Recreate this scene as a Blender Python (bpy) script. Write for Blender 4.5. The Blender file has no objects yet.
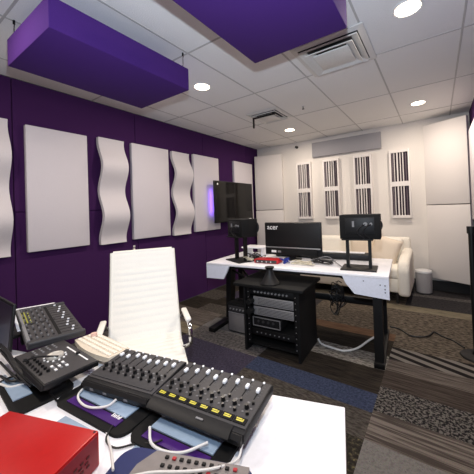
import bpy, bmesh, math, random
from mathutils import Vector, Matrix, Euler
random.seed(7)
S = bpy.context.scene
COL = S.collection
PI = math.pi
H = 2.6

# ------------------------------------------------------------------ materials
def lin(c):
    return tuple((x/255/12.92 if x/255 <= .04045 else ((x/255+.055)/1.055)**2.4) for x in c)
def newmat(name):
    m = bpy.data.materials.new(name); m.use_nodes = True
    nt = m.node_tree; b = nt.nodes['Principled BSDF']
    return m, nt, b
MC = {}
def mat(name, rgb, rough=.6, metal=0, bump=0, bscale=60, var=0, coat=0, emit=0, spec=.5):
    if name in MC: return MC[name]
    m, nt, b = newmat(name)
    c = lin(rgb)
    b.inputs['Base Color'].default_value = (*c, 1)
    b.inputs['Roughness'].default_value = rough
    b.inputs['Metallic'].default_value = metal
    b.inputs['Specular IOR Level'].default_value = spec
    b.inputs['Coat Weight'].default_value = coat
    if emit:
        b.inputs['Emission Color'].default_value = (*c, 1)
        b.inputs['Emission Strength'].default_value = emit
    tc = nt.nodes.new('ShaderNodeTexCoord')
    n = nt.nodes.new('ShaderNodeTexNoise'); n.inputs['Scale'].default_value = bscale
    n.inputs['Detail'].default_value = 4
    nt.links.new(tc.outputs['Object'], n.inputs['Vector'])
    v = max(var, .04)
    r = nt.nodes.new('ShaderNodeValToRGB')
    r.color_ramp.elements[0].position = .3; r.color_ramp.elements[1].position = .7
    r.color_ramp.elements[0].color = (*[x*(1-v) for x in c], 1)
    r.color_ramp.elements[1].color = (*[min(1, x*(1+v)) for x in c], 1)
    nt.links.new(n.outputs['Fac'], r.inputs['Fac'])
    nt.links.new(r.outputs['Color'], b.inputs['Base Color'])
    if bump:
        bp = nt.nodes.new('ShaderNodeBump'); bp.inputs['Strength'].default_value = bump
        bp.inputs['Distance'].default_value = .004
        nt.links.new(n.outputs['Fac'], bp.inputs['Height']); nt.links.new(bp.outputs['Normal'], b.inputs['Normal'])
    MC[name] = m
    return m

def carpet(name, c1, c2, kind='speckle', sx=1, sy=1, lo=.4, hi=.6, c3=None):
    """procedural carpet plank: stretched noise between two or three yarn colours"""
    m, nt, b = newmat(name)
    b.inputs['Roughness'].default_value = .97
    b.inputs['Specular IOR Level'].default_value = .1
    tc = nt.nodes.new('ShaderNodeTexCoord')
    mp = nt.nodes.new('ShaderNodeMapping'); mp.inputs['Scale'].default_value = (sx, sy, 1)
    nt.links.new(tc.outputs['Object'], mp.inputs['Vector'])
    if kind == 'zebra':
        t = nt.nodes.new('ShaderNodeTexWave'); t.inputs['Scale'].default_value = 1
        t.inputs['Distortion'].default_value = 2.0; t.inputs['Detail'].default_value = 1
        dp = nt.nodes.new('ShaderNodeVectorMath'); dp.operation = 'DOT_PRODUCT'; dp.inputs[1].default_value = (1.15, 3.1, 0)
        nt.links.new(tc.outputs['Object'], dp.inputs[0])
        cx = nt.nodes.new('ShaderNodeCombineXYZ'); nt.links.new(dp.outputs['Value'], cx.inputs['X'])
        t.inputs['Distortion'].default_value = .3
        out = t.outputs['Fac']
    else:
        t = nt.nodes.new('ShaderNodeTexNoise'); t.inputs['Scale'].default_value = 1
        t.inputs['Detail'].default_value = 3; t.inputs['Roughness'].default_value = .6
        out = t.outputs['Fac']
    nt.links.new(cx.outputs['Vector'] if kind == 'zebra' else mp.outputs['Vector'], t.inputs['Vector'])
    r = nt.nodes.new('ShaderNodeValToRGB')
    e = r.color_ramp.elements
    e[0].position = lo; e[1].position = hi
    e[0].color = (*lin(c1), 1); e[1].color = (*lin(c2), 1)
    if c3:
        k = e.new(min(.99, hi+.12)); k.color = (*lin(c3), 1)
    nt.links.new(out, r.inputs['Fac'])
    f = nt.nodes.new('ShaderNodeTexNoise'); f.inputs['Scale'].default_value = 260
    nt.links.new(tc.outputs['Object'], f.inputs['Vector'])
    mx = nt.nodes.new('ShaderNodeMix'); mx.data_type = 'RGBA'; mx.blend_type = 'OVERLAY'
    mx.inputs['Factor'].default_value = .5
    nt.links.new(r.outputs['Color'], mx.inputs['A']); nt.links.new(f.outputs['Color'], mx.inputs['B'])
    hs = nt.nodes.new('ShaderNodeHueSaturation'); hs.inputs['Saturation'].default_value = .8; hs.inputs['Value'].default_value = .62
    nt.links.new(mx.outputs['Result'], hs.inputs['Color'])
    nt.links.new(hs.outputs['Color'], b.inputs['Base Color'])
    bp = nt.nodes.new('ShaderNodeBump'); bp.inputs['Strength'].default_value = .6; bp.inputs['Distance'].default_value = .004
    nt.links.new(f.outputs['Fac'], bp.inputs['Height']); nt.links.new(bp.outputs['Normal'], b.inputs['Normal'])
    return m

M = dict(
 purple_wall=mat('purple_fabric_wall', (60,29,74), .95, bump=.4, bscale=220, var=.12, spec=.15),
 purple_cloud=mat('purple_cloud_fabric', (70,37,112), .95, bump=.4, bscale=260, var=.08, spec=.2),
 white_panel=mat('white_panel_fabric', (208,202,206), .9, bump=.3, bscale=240, var=.04, spec=.2),
 white_wave=mat('white_wave_foam', (206,200,202), .8, bump=.1, bscale=200, var=.03),
 trap=mat('cream_trap_fabric', (216,210,206), .92, bump=.3, bscale=240, var=.04, spec=.2),
 cream_wall=mat('cream_wall_paint', (226,220,213), .85, bump=.15, bscale=90, var=.03),
 tile=mat('ceiling_tile', (238,237,235), .95, bump=.6, bscale=160, var=.05, spec=.1),
 grid=mat('ceiling_grid_metal', (186,184,182), .5),
 black_base=mat('black_skirting', (26,24,26), .6),
 white_paint=mat('white_paint', (235,233,232), .35),
 white_lam=mat('white_laminate', (244,244,248), .35, coat=.1),
 lam_blue=mat('white_desk_laminate', (226,230,242), .4, coat=.1),
 white_metal=mat('white_metal', (225,225,225), .35),
 vent_white=mat('vent_white', (214,212,208), .4),
 black_metal=mat('black_metal', (9,9,10), .5, spec=.35),
 black_matte=mat('black_matte', (11,11,12), .75, var=.1, spec=.3),
 black_gloss=mat('black_gloss', (6,6,7), .09, spec=.35),
 black_plastic=mat('black_plastic', (17,17,19), .5, var=.05, spec=.35),
 dark_grey=mat('dark_grey_plastic', (52,51,53), .55, var=.08),
 char_face=mat('charcoal_faceplate', (58,56,57), .5, bump=.1, bscale=300, var=.08),
 mid_grey=mat('mid_grey', (120,120,122), .5),
 grey_mesh=mat('grey_grille_cloth', (112,108,108), .8, bump=.6, bscale=400, var=.15),
 silver=mat('brushed_silver', (190,190,192), .35, metal=.7, var=.08),
 steel=mat('chrome', (210,210,212), .12, metal=1),
 alu=mat('aluminium', (205,200,190), .3, metal=.6),
 board_grey=mat('grey_board', (150,148,152), .9, bump=.3, bscale=120, var=.06),
 slat_dark=mat('slat_dark_purple', (44,28,44), .8),
 slat_grey=mat('slat_grey', (104,92,100), .7),
 slat_white=mat('slat_white', (228,222,218), .6),
 sofa=mat('cream_sofa_fabric', (234,228,216), .9, bump=.5, bscale=120, var=.05, spec=.2),
 cushion=mat('cream_cushion', (224,210,192), .92, bump=.5, bscale=160, var=.06, spec=.2),
 bin=mat('bin_white', (178,174,174), .45),
 leather=mat('white_leather', (240,238,230), .45, bump=.15, bscale=180, var=.02),
 red=mat('red_enamel', (178,16,14), .35),
 red_side=mat('dark_red_side', (140,32,44), .45),
 red_dark=mat('red_slot', (80,14,20), .6),
 red_if=mat('red_anodised', (190,30,36), .4),
 navy=mat('navy_plastic', (32,42,92), .45),
 dev_grey=mat('warm_grey_plastic', (128,122,120), .5, var=.05),
 dev_slot=mat('dark_slot', (70,66,66), .7),
 cream_key=mat('cream_plastic', (216,204,184), .5, var=.04),
 key_cap=mat('cream_key_caps', (232,222,206), .5),
 key_top=mat('rosy_key', (216,180,166), .5),
 paper=mat('paper', (236,238,246), .8),
 pale_blue=mat('pale_blue_sheet', (150,170,192), .45),
 purple_strip=mat('purple_strip', (62,20,104), .5),
 white_mark=mat('white_marking', (240,240,240), .5),
 yellow=mat('yellow_display', (190,178,58), .4, emit=.25),
 olive=mat('olive_lamps', (140,140,50), .5, emit=.15),
 cable_black=mat('black_cable', (16,16,18), .5),
 cable_white=mat('white_cable', (222,222,220), .5),
 cable_blue=mat('blue_cable', (30,50,140), .5),
 cable_cream=mat('cream_cable', (206,198,176), .5),
 fader_cap=mat('white_fader_cap', (236,236,238), .4),
 amp_slot=mat('amp_grille', (96,96,98), .6, metal=.3),
 red_mark=mat('red_button', (176,44,52), .5),
 screen=mat('screen_painted_reflection', (24,15,36), .45),  # reflection of the purple wall painted into the dark glass colour
 sock=mat('socket_white', (200,206,222), .5),
 knob_silver=mat('silver_jog', (214,210,200), .3, metal=.4),
 knob=mat('black_knob', (14,14,15), .35),
 grey_line=mat('grey_print', (110,108,108), .6),
)
def emis(name, rgb, s):
    m, nt, b = newmat(name)
    b.inputs['Base Color'].default_value = (*lin(rgb), 1)
    b.inputs['Emission Color'].default_value = (*lin(rgb), 1); b.inputs['Emission Strength'].default_value = s
    return m
M['lamp'] = emis('lamp_diffuser', (255,236,206), 9)
M['led'] = emis('violet_led', (110,60,255), 6)

# ------------------------------------------------------------------ mesh builder
class MB:
    def __init__(s): s.bm = bmesh.new(); s.mats = []
    def _mi(s, m):
        if m is None: return 0
        if m not in s.mats: s.mats.append(m)
        return s.mats.index(m)
    def _fin(s, verts, faces, mt, m):
        if m is not None: bmesh.ops.transform(s.bm, matrix=m, verts=verts)
        i = s._mi(mt)
        for f in faces: f.material_index = i
    def box(s, c, d, mt=None, bev=0, rot=None, seg=2):
        r = bmesh.ops.create_cube(s.bm, size=1)
        vs = r['verts']
        bmesh.ops.scale(s.bm, vec=Vector(d), verts=vs)
        fs = list({f for v in vs for f in v.link_faces})
        if bev:
            es = list({e for v in vs for e in v.link_edges})
            b = bmesh.ops.bevel(s.bm, geom=es, offset=bev, segments=seg, affect='EDGES', profile=.5)
            fs = b['faces']; vs = b['verts']
            # whole island
            seen = set(vs); st = list(vs)
            while st:
                v = st.pop()
                for e in v.link_edges:
                    o = e.other_vert(v)
                    if o not in seen: seen.add(o); st.append(o)
            vs = list(seen); fs = list({f for v in vs for f in v.link_faces})
        m = Matrix.Translation(Vector(c))
        if rot is not None: m = m @ (rot if isinstance(rot, Matrix) else Euler(rot).to_matrix().to_4x4())
        s._fin(vs, fs, mt, m); return s
    def cyl(s, c, r, h, mt=None, n=20, r2=None, axis='z', bev=0):
        k = bmesh.ops.create_cone(s.bm, cap_ends=True, segments=n, radius1=r, radius2=r if r2 is None else r2, depth=h)
        vs = k['verts']; fs = list({f for v in vs for f in v.link_faces})
        m = Matrix.Translation(Vector(c))
        if axis == 'x': m = m @ Matrix.Rotation(PI/2, 4, 'Y')
        elif axis == 'y': m = m @ Matrix.Rotation(-PI/2, 4, 'X')
        elif isinstance(axis, Vector): m = m @ axis.to_track_quat('Z', 'Y').to_matrix().to_4x4()
        s._fin(vs, fs, mt, m); return s
    def lathe(s, prof, c=(0,0,0), mt=None, n=28):
        rings = []; vs = []
        for r, z in prof:
            ring = [s.bm.verts.new((r*math.cos(2*PI*i/n), r*math.sin(2*PI*i/n), z)) for i in range(n)] if r > 1e-5 else [s.bm.verts.new((0,0,z))]
            rings.append(ring); vs += ring
        fs = []
        for a, b in zip(rings, rings[1:]):
            for i in range(n):
                j = (i+1) % n
                if len(a) == 1 and len(b) == 1: continue
                if len(a) == 1: q = [a[0], b[j], b[i]]
                elif len(b) == 1: q = [a[i], a[j], b[0]]
                else: q = [a[i], a[j], b[j], b[i]]
                fs.append(s.bm.faces.new(q))
        s._fin(vs, fs, mt, Matrix.Translation(Vector(c))); return s
    def prism(s, poly, a, b, mt=None, plane='xy', m=None):
        """polygon extruded from a to b along the remaining axis"""
        def P(p, t):
            return {'xy': (p[0],p[1],t), 'xz': (p[0],t,p[1]), 'yz': (t,p[0],p[1])}[plane]
        lo = [s.bm.verts.new(P(p,a)) for p in poly]; hi = [s.bm.verts.new(P(p,b)) for p in poly]
        fs = [s.bm.faces.new(lo), s.bm.faces.new(hi)]
        n = len(poly)
        for i in range(n): fs.append(s.bm.faces.new([lo[i], lo[(i+1)%n], hi[(i+1)%n], hi[i]]))
        s._fin(lo+hi, fs, mt, m); return s
    def tube(s, pts, r, mt=None, n=8, smooth=6):
        P = [Vector(p) for p in pts]
        if smooth and len(P) > 2:
            Q = []
            E_ = [P[0]*2-P[1]] + P + [P[-1]*2-P[-2]]
            for i in range(1, len(E_)-2):
                p0,p1,p2,p3 = E_[i-1:i+3]
                for k in range(smooth):
                    t = k/smooth
                    Q.append(.5*((2*p1)+(p2-p0)*t+(2*p0-5*p1+4*p2-p3)*t*t+(3*p1-p0-3*p2+p3)*t**3))
            Q.append(P[-1]); P = Q
        rings = []; vs = []; fs = []
        up = Vector((0,0,1))
        for i, p in enumerate(P):
            d = (P[min(i+1,len(P)-1)]-P[max(i-1,0)])
            if d.length < 1e-7: d = Vector((1,0,0))
            d.normalize()
            a = d.cross(up)
            if a.length < .05: a = d.cross(Vector((1,0,0)))
            a.normalize(); b = a.cross(d)
            ring = [s.bm.verts.new(p+r*(a*math.cos(2*PI*k/n)+b*math.sin(2*PI*k/n))) for k in range(n)]
            rings.append(ring); vs += ring
        for A, B in zip(rings, rings[1:]):
            for k in range(n): fs.append(s.bm.faces.new([A[k],A[(k+1)%n],B[(k+1)%n],B[k]]))
        fs.append(s.bm.faces.new(rings[0])); fs.append(s.bm.faces.new(rings[-1][::-1]))
        s._fin(vs, fs, mt, None); return s
    def grid(s, fn, nu, nv, mt=None):
        V = [[s.bm.verts.new(fn(i/nu, j/nv)) for j in range(nv+1)] for i in range(nu+1)]
        fs = [s.bm.faces.new([V[i][j],V[i+1][j],V[i+1][j+1],V[i][j+1]]) for i in range(nu) for j in range(nv)]
        s._fin([], fs, mt, None); return V
    def build(s, name, m=None, parent=None, smooth=35, loc=None, rot=None):
        bmesh.ops.recalc_face_normals(s.bm, faces=s.bm.faces)
        me = bpy.data.meshes.new(name); s.bm.to_mesh(me); s.bm.free()
        ms = s.mats or [m]
        if m is not None and s.mats and m not in s.mats: pass
        for x in ms: me.materials.append(x)
        if smooth:
            for p in me.polygons: p.use_smooth = True
            me.set_sharp_from_angle(angle=math.radians(smooth))
        o = bpy.data.objects.new(name, me); COL.objects.link(o)
        if parent is not None: o.parent = parent
        if loc: o.location = loc
        if rot: o.rotation_euler = rot
        return o
def tag(o, label, cat, group=None):
    o['label'] = label; o['category'] = cat
    if group: o['group'] = group
    return o
def thing(name, label, cat, loc=(0,0,0), rot=(0,0,0), group=None):
    o = bpy.data.objects.new(name, None); COL.objects.link(o)
    o.location = loc; o.rotation_euler = rot; o.empty_display_size = .1
    return tag(o, label, cat, group)
def struct(o): o['kind'] = 'structure'; return o
def kids(o): return [c for c in bpy.data.objects if c.parent == o]
def copy_tree(o, parent=None):
    c = o.copy(); COL.objects.link(c)
    if parent is not None: c.parent = parent
    for k in kids(o): copy_tree(k, c)
    return c
def text_mesh(body, size, name, m, parent, loc, rot, depth=.0006):
    cu = bpy.data.curves.new(name, 'FONT'); cu.body = body; cu.size = size; cu.extrude = depth
    t = bpy.data.objects.new(name, cu); COL.objects.link(t)
    bpy.context.view_layer.update()
    me = bpy.data.meshes.new_from_object(t.evaluated_get(bpy.context.evaluated_depsgraph_get()))
    bpy.data.objects.remove(t)
    me.name = name; me.materials.clear(); me.materials.append(m)
    o = bpy.data.objects.new(name, me); COL.objects.link(o); o.parent = parent; o.location = loc; o.rotation_euler = rot
    return o

# ------------------------------------------------------------------ setting
YB = -6.6   # wall behind the camera
XR = 3.6
# carpet planks
CP = dict(
 zebra=carpet('carpet_zebra', (44,40,40), (150,142,132), 'zebra', 7, 22, .45, .55),
 taupe=carpet('carpet_taupe', (84,74,68), (132,120,110), 'speckle', 3, 90, .4, .6),
 brown=carpet('carpet_brown', (62,52,46), (92,80,72), 'speckle', 4, 80, .4, .6),
 scrib=carpet('carpet_scribble', (38,36,38), (128,122,116), 'speckle', 60, 60, .46, .56),
 wide=carpet('carpet_wide_stripe', (84,74,68), (142,130,120), 'speckle', 1.5, 45, .42, .56),
 light=carpet('carpet_light_grey', (116,112,110), (144,140,136), 'speckle', 50, 50, .3, .6, (90,88,88)),
 tex=carpet('carpet_textured_brown', (76,66,56), (134,120,102), 'speckle', 22, 48, .4, .62),
 beige=carpet('carpet_beige', (128,116,92), (156,144,116), 'speckle', 8, 40, .4, .6),
 darkgrey=carpet('carpet_dark_grey', (52,50,54), (78,74,76), 'speckle', 30, 60, .4, .6),
 blue=carpet('carpet_blue', (42,54,86), (66,80,116), 'speckle', 60, 60, .35, .65),
 dbrown=carpet('carpet_dark_brown', (44,38,34), (66,58,48), 'speckle', 6, 70, .4, .6),
 gbrown=carpet('carpet_grey_brown', (70,64,58), (104,96,88), 'speckle', 24, 70, .4, .6),
 orange=carpet('carpet_rust', (104,72,46), (132,94,62), 'speckle', 6, 50, .4, .6),
 yellow=carpet('carpet_yellow_speckle', (50,46,40), (80,74,60), 'speckle', 50, 50, .45, .6, (150,134,70)),
 purplegrey=carpet('carpet_purple_grey', (58,52,74), (86,78,102), 'speckle', 70, 50, .35, .65),
 grey=carpet('carpet_grey', (84,80,80), (124,118,116), 'speckle', 40, 40, .4, .6),
 pale=carpet('carpet_pale_pattern', (108,102,96), (170,164,154), 'speckle', 20, 60, .44, .54),
)
cols = [
 (0, .42, [(-6.6,'darkgrey'),(-4.4,'grey'),(-3.3,'taupe'),(-2.82,'beige'),(-2.58,'taupe'),(-2.3,'dbrown'),(-1.9,'gbrown'),(-1.5,'dbrown'),(-1.2,'darkgrey'),(-.8,'beige'),(-.5,'brown')]),
 (.42, .86, [(-6.6,'darkgrey'),(-3.3,'purplegrey'),(-2.98,'dbrown'),(-2.9,'beige'),(-2.7,'taupe'),(-2.3,'gbrown'),(-2.05,'dbrown'),(-1.75,'purplegrey'),(-1.4,'beige'),(-1.1,'darkgrey'),(-.5,'brown')]),
 (.86, 1.78, [(-6.6,'darkgrey'),(-4.2,'grey'),(-3.5,'gbrown'),(-3.27,'purplegrey'),(-2.92,'grey'),(-2.66,'light'),(-2.4,'gbrown'),(-1.9,'beige'),(-1.6,'darkgrey'),(-1.2,'tex'),(-.9,'beige'),(-.7,'darkgrey')]),
 (1.78, 2.78, [(-6.6,'light'),(-3.6,'yellow'),(-3.34,'gbrown'),(-3.1,'blue'),(-2.9,'dbrown'),(-2.58,'pale'),(-2.34,'dbrown'),(-2.02,'orange'),(-1.86,'tex'),(-1.1,'beige'),(-.9,'tex'),(-.5,'darkgrey')]),
 (2.78, XR, [(-6.6,'gbrown'),(-3.9,'light'),(-3.33,'wide'),(-3.07,'scrib'),(-2.79,'brown'),(-2.56,'taupe'),(-2.37,'zebra'),(-2.14,'tex'),(-1.1,'beige'),(-.9,'darkgrey'),(-.44,'grey'),(-.32,'darkgrey')]),
]
f = MB()
for x0, x1, rows in cols:
    ys = [r[0] for r in rows] + [0]
    for (y0, k), y1 in zip(rows, ys[1:]):
        f.box(((x0+x1)/2, (y0+y1)/2, -.025), (x1-x0, y1-y0, .05), CP[k])
struct(f.build('floor', smooth=0))
c = MB(); c.box((XR/2, YB/2, H+.03), (XR, -YB, .06))
struct(c.build('ceiling', M['tile'], smooth=0))
g = MB()
x = .327-.61*0
while x < XR:
    g.box((x, YB/2, H-.001), (.014, -YB, .004)); x += .61
y = -.47
while y > YB:
    g.box((XR/2, y, H-.0012), (XR, .014, .004)); y -= .978
struct(g.build('ceiling_grid', M['grid'], smooth=0))
w = MB()
ysm = [0, -.44, -1.66, -2.88, -4.1, -5.3, YB]
for a, b in zip(ysm, ysm[1:]):
    for z0, z1 in ((0, 1.372), (1.372, H)):
        w.box((-.03, (a+b)/2, (z0+z1)/2), (.06, a-b-.006, z1-z0-.006), bev=.004, seg=1)
w.box((-.05, YB/2, H/2), (.05, -YB, H))
struct(w.build('wall_left', M['purple_wall'], smooth=0))
struct(MB().box((XR/2-.1, .05, H/2), (XR+.4, .1, H)).build('wall_back', M['cream_wall'], smooth=0))
struct(MB().box((XR+.05, YB/2, H/2), (.1, -YB, H)).build('wall_right', M['purple_wall'], smooth=0))
struct(MB().box((XR/2, YB-.05, H/2), (XR+.3, .1, H)).build('wall_front', M['cream_wall'], smooth=0))
struct(MB().box((XR/2, -.012, .075), (XR, .024, .15), bev=.003).build('baseboard_back', M['black_base'], smooth=0))

# ------------------------------------------------------------------ wall panels
GP = 'flat white acoustic panels on the purple wall'
def wall_panel(y0, y1, z0, z1, label, x=0, side=1, group=GP):
    o = MB().box((side*.026, 0, (z1-z0)/2), (.05, y1-y0, z1-z0), bev=.006).build('acoustic_panel', M['white_panel'])
    o.location = (x, (y0+y1)/2, z0)
    return tag(o, label, 'acoustic panel', group)
wall_panel(-4.02, -3.485, 1.0, 2.18, 'flat white acoustic panel nearest the camera, between the two leftmost wavy panels')
wall_panel(-2.965, -2.405, 1.0, 2.2, 'flat white acoustic panel on the purple wall between the two complete wavy panels')
wall_panel(-1.925, -1.34, 1.0, 2.215, 'flat white acoustic panel partly behind the left edge of the wall-mounted television')
wall_panel(-.9, -.3, 1.02, 2.235, 'flat white acoustic panel nearest the far corner, partly behind the television')
wall_panel(-1.3, -.42, 1.09, 2.25, 'white acoustic panel on the right wall at the right edge of the picture', x=XR, side=-1, group=None)
def wave_panel(y0, y1, label, ph=1.87):
    b = MB(); n = 60; z0, z1 = .985, 2.195; w_ = y1-y0; th = .045
    def prof(z): return .092+.046*math.cos(2*PI*(z-ph)/.56)
    zs = [z0+(z1-z0)*i/n for i in range(n+1)]
    poly = [(prof(z), z) for z in zs] + [(prof(z)-th, z) for z in reversed(zs)]
    lo = [b.bm.verts.new((p[0], -w_/2, p[1]-z0)) for p in poly]; hi = [b.bm.verts.new((p[0], w_/2, p[1]-z0)) for p in poly]
    N = len(poly)
    for i in range(N): b.bm.faces.new([lo[i], lo[(i+1)%N], hi[(i+1)%N], hi[i]])
    for i in range(n):
        for L in (lo, hi): b.bm.faces.new([L[i], L[i+1], L[N-2-i], L[N-1-i]])
    o = b.build('wavy_diffuser_panel', M['white_wave'], smooth=40)
    o.location = (0, (y0+y1)/2, z0)
    # standoff blocks keep it on the wall
    k = MB()
    for z in (.325, .885): k.box((.011, 0, z), (.02, .1, .06))
    k.build('mounting_block', M['black_matte'], o)
    return tag(o, label, 'acoustic panel', 'white wavy panels on the purple wall')
wave_panel(-4.50, -4.145, 'wavy white acoustic panel cut off by the left edge of the picture')
wave_panel(-3.365, -3.065, 'wavy white acoustic panel above the left side of the white chair')
wave_panel(-2.34, -2.02, 'wavy white acoustic panel right of the second flat panel, farthest of the wavy ones')

# corner bass traps (diagonal fabric boxes, two high in each corner)
def trap(P, Q, z0, z1, label):
    P = Vector(P); Q = Vector(Q); d = Q-P; L = d.length; a = math.atan2(d.y, d.x)
    b = MB().box((0, .035, (z1-z0)/2), (L, .07, z1-z0), bev=.006)
    o = b.build('corner_bass_trap', M['trap']); mid = (P+Q)/2
    o.location = (mid.x, mid.y, z0); o.rotation_euler = (0, 0, a)
    return tag(o, label, 'bass trap', 'cream fabric bass traps across the far corners')
trap((.07,-.235), (.62,-.075), 1.296, 2.40, 'upper cream fabric trap across the far left corner beside the purple wall')
trap((.07,-.235), (.62,-.075), .18, 1.284, 'lower cream fabric trap across the far left corner, behind the desk')
trap((3.035,-.075), (3.54,-.315), 1.296, 2.485, 'upper cream fabric trap across the far right corner')
trap((3.035,-.075), (3.54,-.315), .2, 1.284, 'lower cream fabric trap in the far right corner beside the pedal bin')

# slat diffusers
def diffuser(xc):
    t = thing('slat_diffuser', '', 'acoustic diffuser', (xc, 0, 1.1), group='white slatted diffusers on the cream wall')
    W, Hh, D = .29, 1.08, .065
    f = MB()
    f.box((-W/2+.013, -D/2, Hh/2), (.026, D, Hh), bev=.002); f.box((W/2-.013, -D/2, Hh/2), (.026, D, Hh), bev=.002)
    f.box((0, -D/2, .02), (W-.052, D-.001, .04)); f.box((0, -D/2, Hh-.02), (W-.052, D-.001, .04)); f.box((0, -D/2, Hh/2), (W-.052, D-.001, .075))
    f.build('frame', M['slat_white'], t)
    MB().box((0, -.008, Hh/2), (W-.052, .014, Hh-.02)).build('backing', M['slat_dark'], t)
    for z0, z1 in ((.04, Hh/2-.0375), (Hh/2+.0375, Hh-.04)):
        s = MB()
        for xx, ww, dd, mm in ((-.10,.018,.03,'slat_grey'), (-.074,.009,.045,'slat_white'), (-.030,.018,.050,'slat_white'), (.012,.011,.050,'slat_white'), (.050,.012,.050,'slat_white'), (.088,.012,.03,'slat_grey')):
            s.box((xx, -.012-dd/2, (z0+z1)/2), (ww, dd, z1-z0), M[mm])
        s.build('slats', None, t)
    return t
d0 = diffuser(1.07)
d0['label'] = 'slatted diffuser nearest the left trap, above the left part of the sofa wall'
for xc, lb in ((1.595, 'second slatted diffuser from the left, above the right part of the flat monitor'),
               (2.14, 'slatted diffuser directly above the raised box with cables on the right stand'),
               (2.70, 'slatted diffuser farthest right, above the cushion end of the sofa')):
    q = copy_tree(d0); q.location.x = xc; q['label'] = lb
d0['label'] = 'slatted diffuser farthest left, beside the corner trap'
tag(MB().box((1.85, -.03, 2.385), (1.19, .055, .27), bev=.004).build('grey_wall_board', M['board_grey']), 'long grey fabric board fixed high on the cream wall above the diffusers', 'board')
t = thing('security_camera', 'small black dome on the cream wall just under the ceiling', 'camera', (.93, 0, 2.5))
MB().cyl((0,-.006,0), .026, .012, axis='y').build('mount', M['black_plastic'], t)
MB().cyl((0,-.03,0), .021, .05, axis='y', r2=.015).build('lens_barrel', M['black_gloss'], t)

# ------------------------------------------------------------------ ceiling things
def cloud(cx, cy, L, W, zb, th, label, drop):
    t = thing('ceiling_cloud', label, 'acoustic panel', (cx, cy, zb), group='purple acoustic clouds hung from the ceiling')
    MB().box((0,0,th/2), (W, L, th), bev=.007).build('fabric_box', M['purple_cloud'], t)
    for sx in (-1, 1):
        for sy in (-1, 1):
            h = MB(); px, py = sx*(W/2-.03), sy*(L/2-.03)
            top = H-zb-.004
            h.cyl((px, py, top-.012), .007, .024, n=10)
            h.tube([(px,py,top-.02),(px+.007,py,top-.032),(px,py,top-.045),(px,py,th+.03),(px-.008,py,th+.02),(px,py,th-.002)], .0025, n=6)
            h.build('hook', M['black_metal'], t)
    return t
cloud(1.235, -3.885, .96, .635, 2.295, .175, 'nearer purple acoustic cloud, slanting across the top left of the picture', .1)
cloud(2.495, -3.96, 1.10, .61, 2.30, .175, 'purple acoustic cloud at the top centre beside the large ceiling vent', .1)
def downlight(x, y, label):
    t = thing('ceiling_downlight', label, 'ceiling light', (x, y, H), group='round recessed downlights')
    MB().lathe([(.074,-.001),(.092,-.001),(.094,-.006),(.09,-.009),(.078,-.006),(.074,-.001)]).build('trim_ring', M['white_metal'], t)
    MB().lathe([(.0,-.004),(.076,-.004),(.076,-.0005),(.0,-.0005)]).build('diffuser', M['lamp'], t)
    return t
DL = [(1.21,-2.9,'round downlight beyond the end of the nearer cloud'), (1.21,-.88,'small round downlight near the far wall, left of the picture middle'),
      (3.06,-2.9,'round downlight at the top right edge of the picture'), (3.02,-.88,'round downlight above the far right trap')]
for a in DL: downlight(*a)
def vent(x, y, s, label, rz=0):
    t = thing('ceiling_vent', label, 'air vent', (x, y, H), (0,0,rz), 'square white ceiling air vents')
    def ring(a, z0, a2, z1, m, nm):
        b = MB()
        P = [(a,z0),(a2,z1)]
        for k in range(4):
            R = Matrix.Rotation(k*PI/2, 3, 'Z')
            vs = [b.bm.verts.new(R @ Vector(v)) for v in ((-a,-a,z0),(a,-a,z0),(a2,-a2,z1),(-a2,-a2,z1))]
            us = [b.bm.verts.new(v.co+Vector((0,0,-.009))) for v in vs]
            b.bm.faces.new(vs); b.bm.faces.new(us[::-1])
            for i in range(4): b.bm.faces.new([vs[i],vs[(i+1)%4],us[(i+1)%4],us[i]])
        return b.build(nm, m, t, smooth=0)
    b = MB().box((0,0,-.003), (s*.96, s*.96, .004)); b.build('throat', M['dark_grey'], t)
    ring(s/2, -.004, s*.42, -.012, M['vent_white'], 'outer_frame')
    ring(s*.41, -.03, s*.32, -.008, M['vent_white'], 'louvre_ring')
    ring(s*.33, -.045, s*.22, -.015, M['vent_white'], 'louvre_ring')
    MB().box((0,0,-.044), (s*.5, s*.46, .012), bev=.002).build('centre_plate', M['vent_white'], t)
vent(2.51, -2.67, .56, 'large square air vent touching the end of the top centre cloud')
vent(1.31, -1.70, .46, 'smaller square air vent farther off with a black bar hanging beside it')
t = thing('hanging_bracket', 'black L-shaped bar hanging from the ceiling at the smaller air vent', 'bracket', (1.15, -1.86, H))
b = MB(); b.box((.16,0,-.055), (.34,.018,.018)); b.box((0,0,-.12), (.018,.018,.13)); b.build('bar', M['black_metal'], t)
MB().box((.3,0,-.024), (.02,.02,.048)).build('post', M['black_metal'], t)
t = thing('sprinkler_head', 'small metal sprinkler head between the two air vents', 'sprinkler', (1.813, -1.725, H))
MB().lathe([(0,-.001),(.022,-.001),(.02,-.006),(0,-.006)]).build('escutcheon', M['white_metal'], t)
b = MB(); b.cyl((0,0,-.02), .006, .03, n=10); b.cyl((0,0,-.038), .016, .003, n=16); b.build('nozzle', M['dark_grey'], t)

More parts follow.
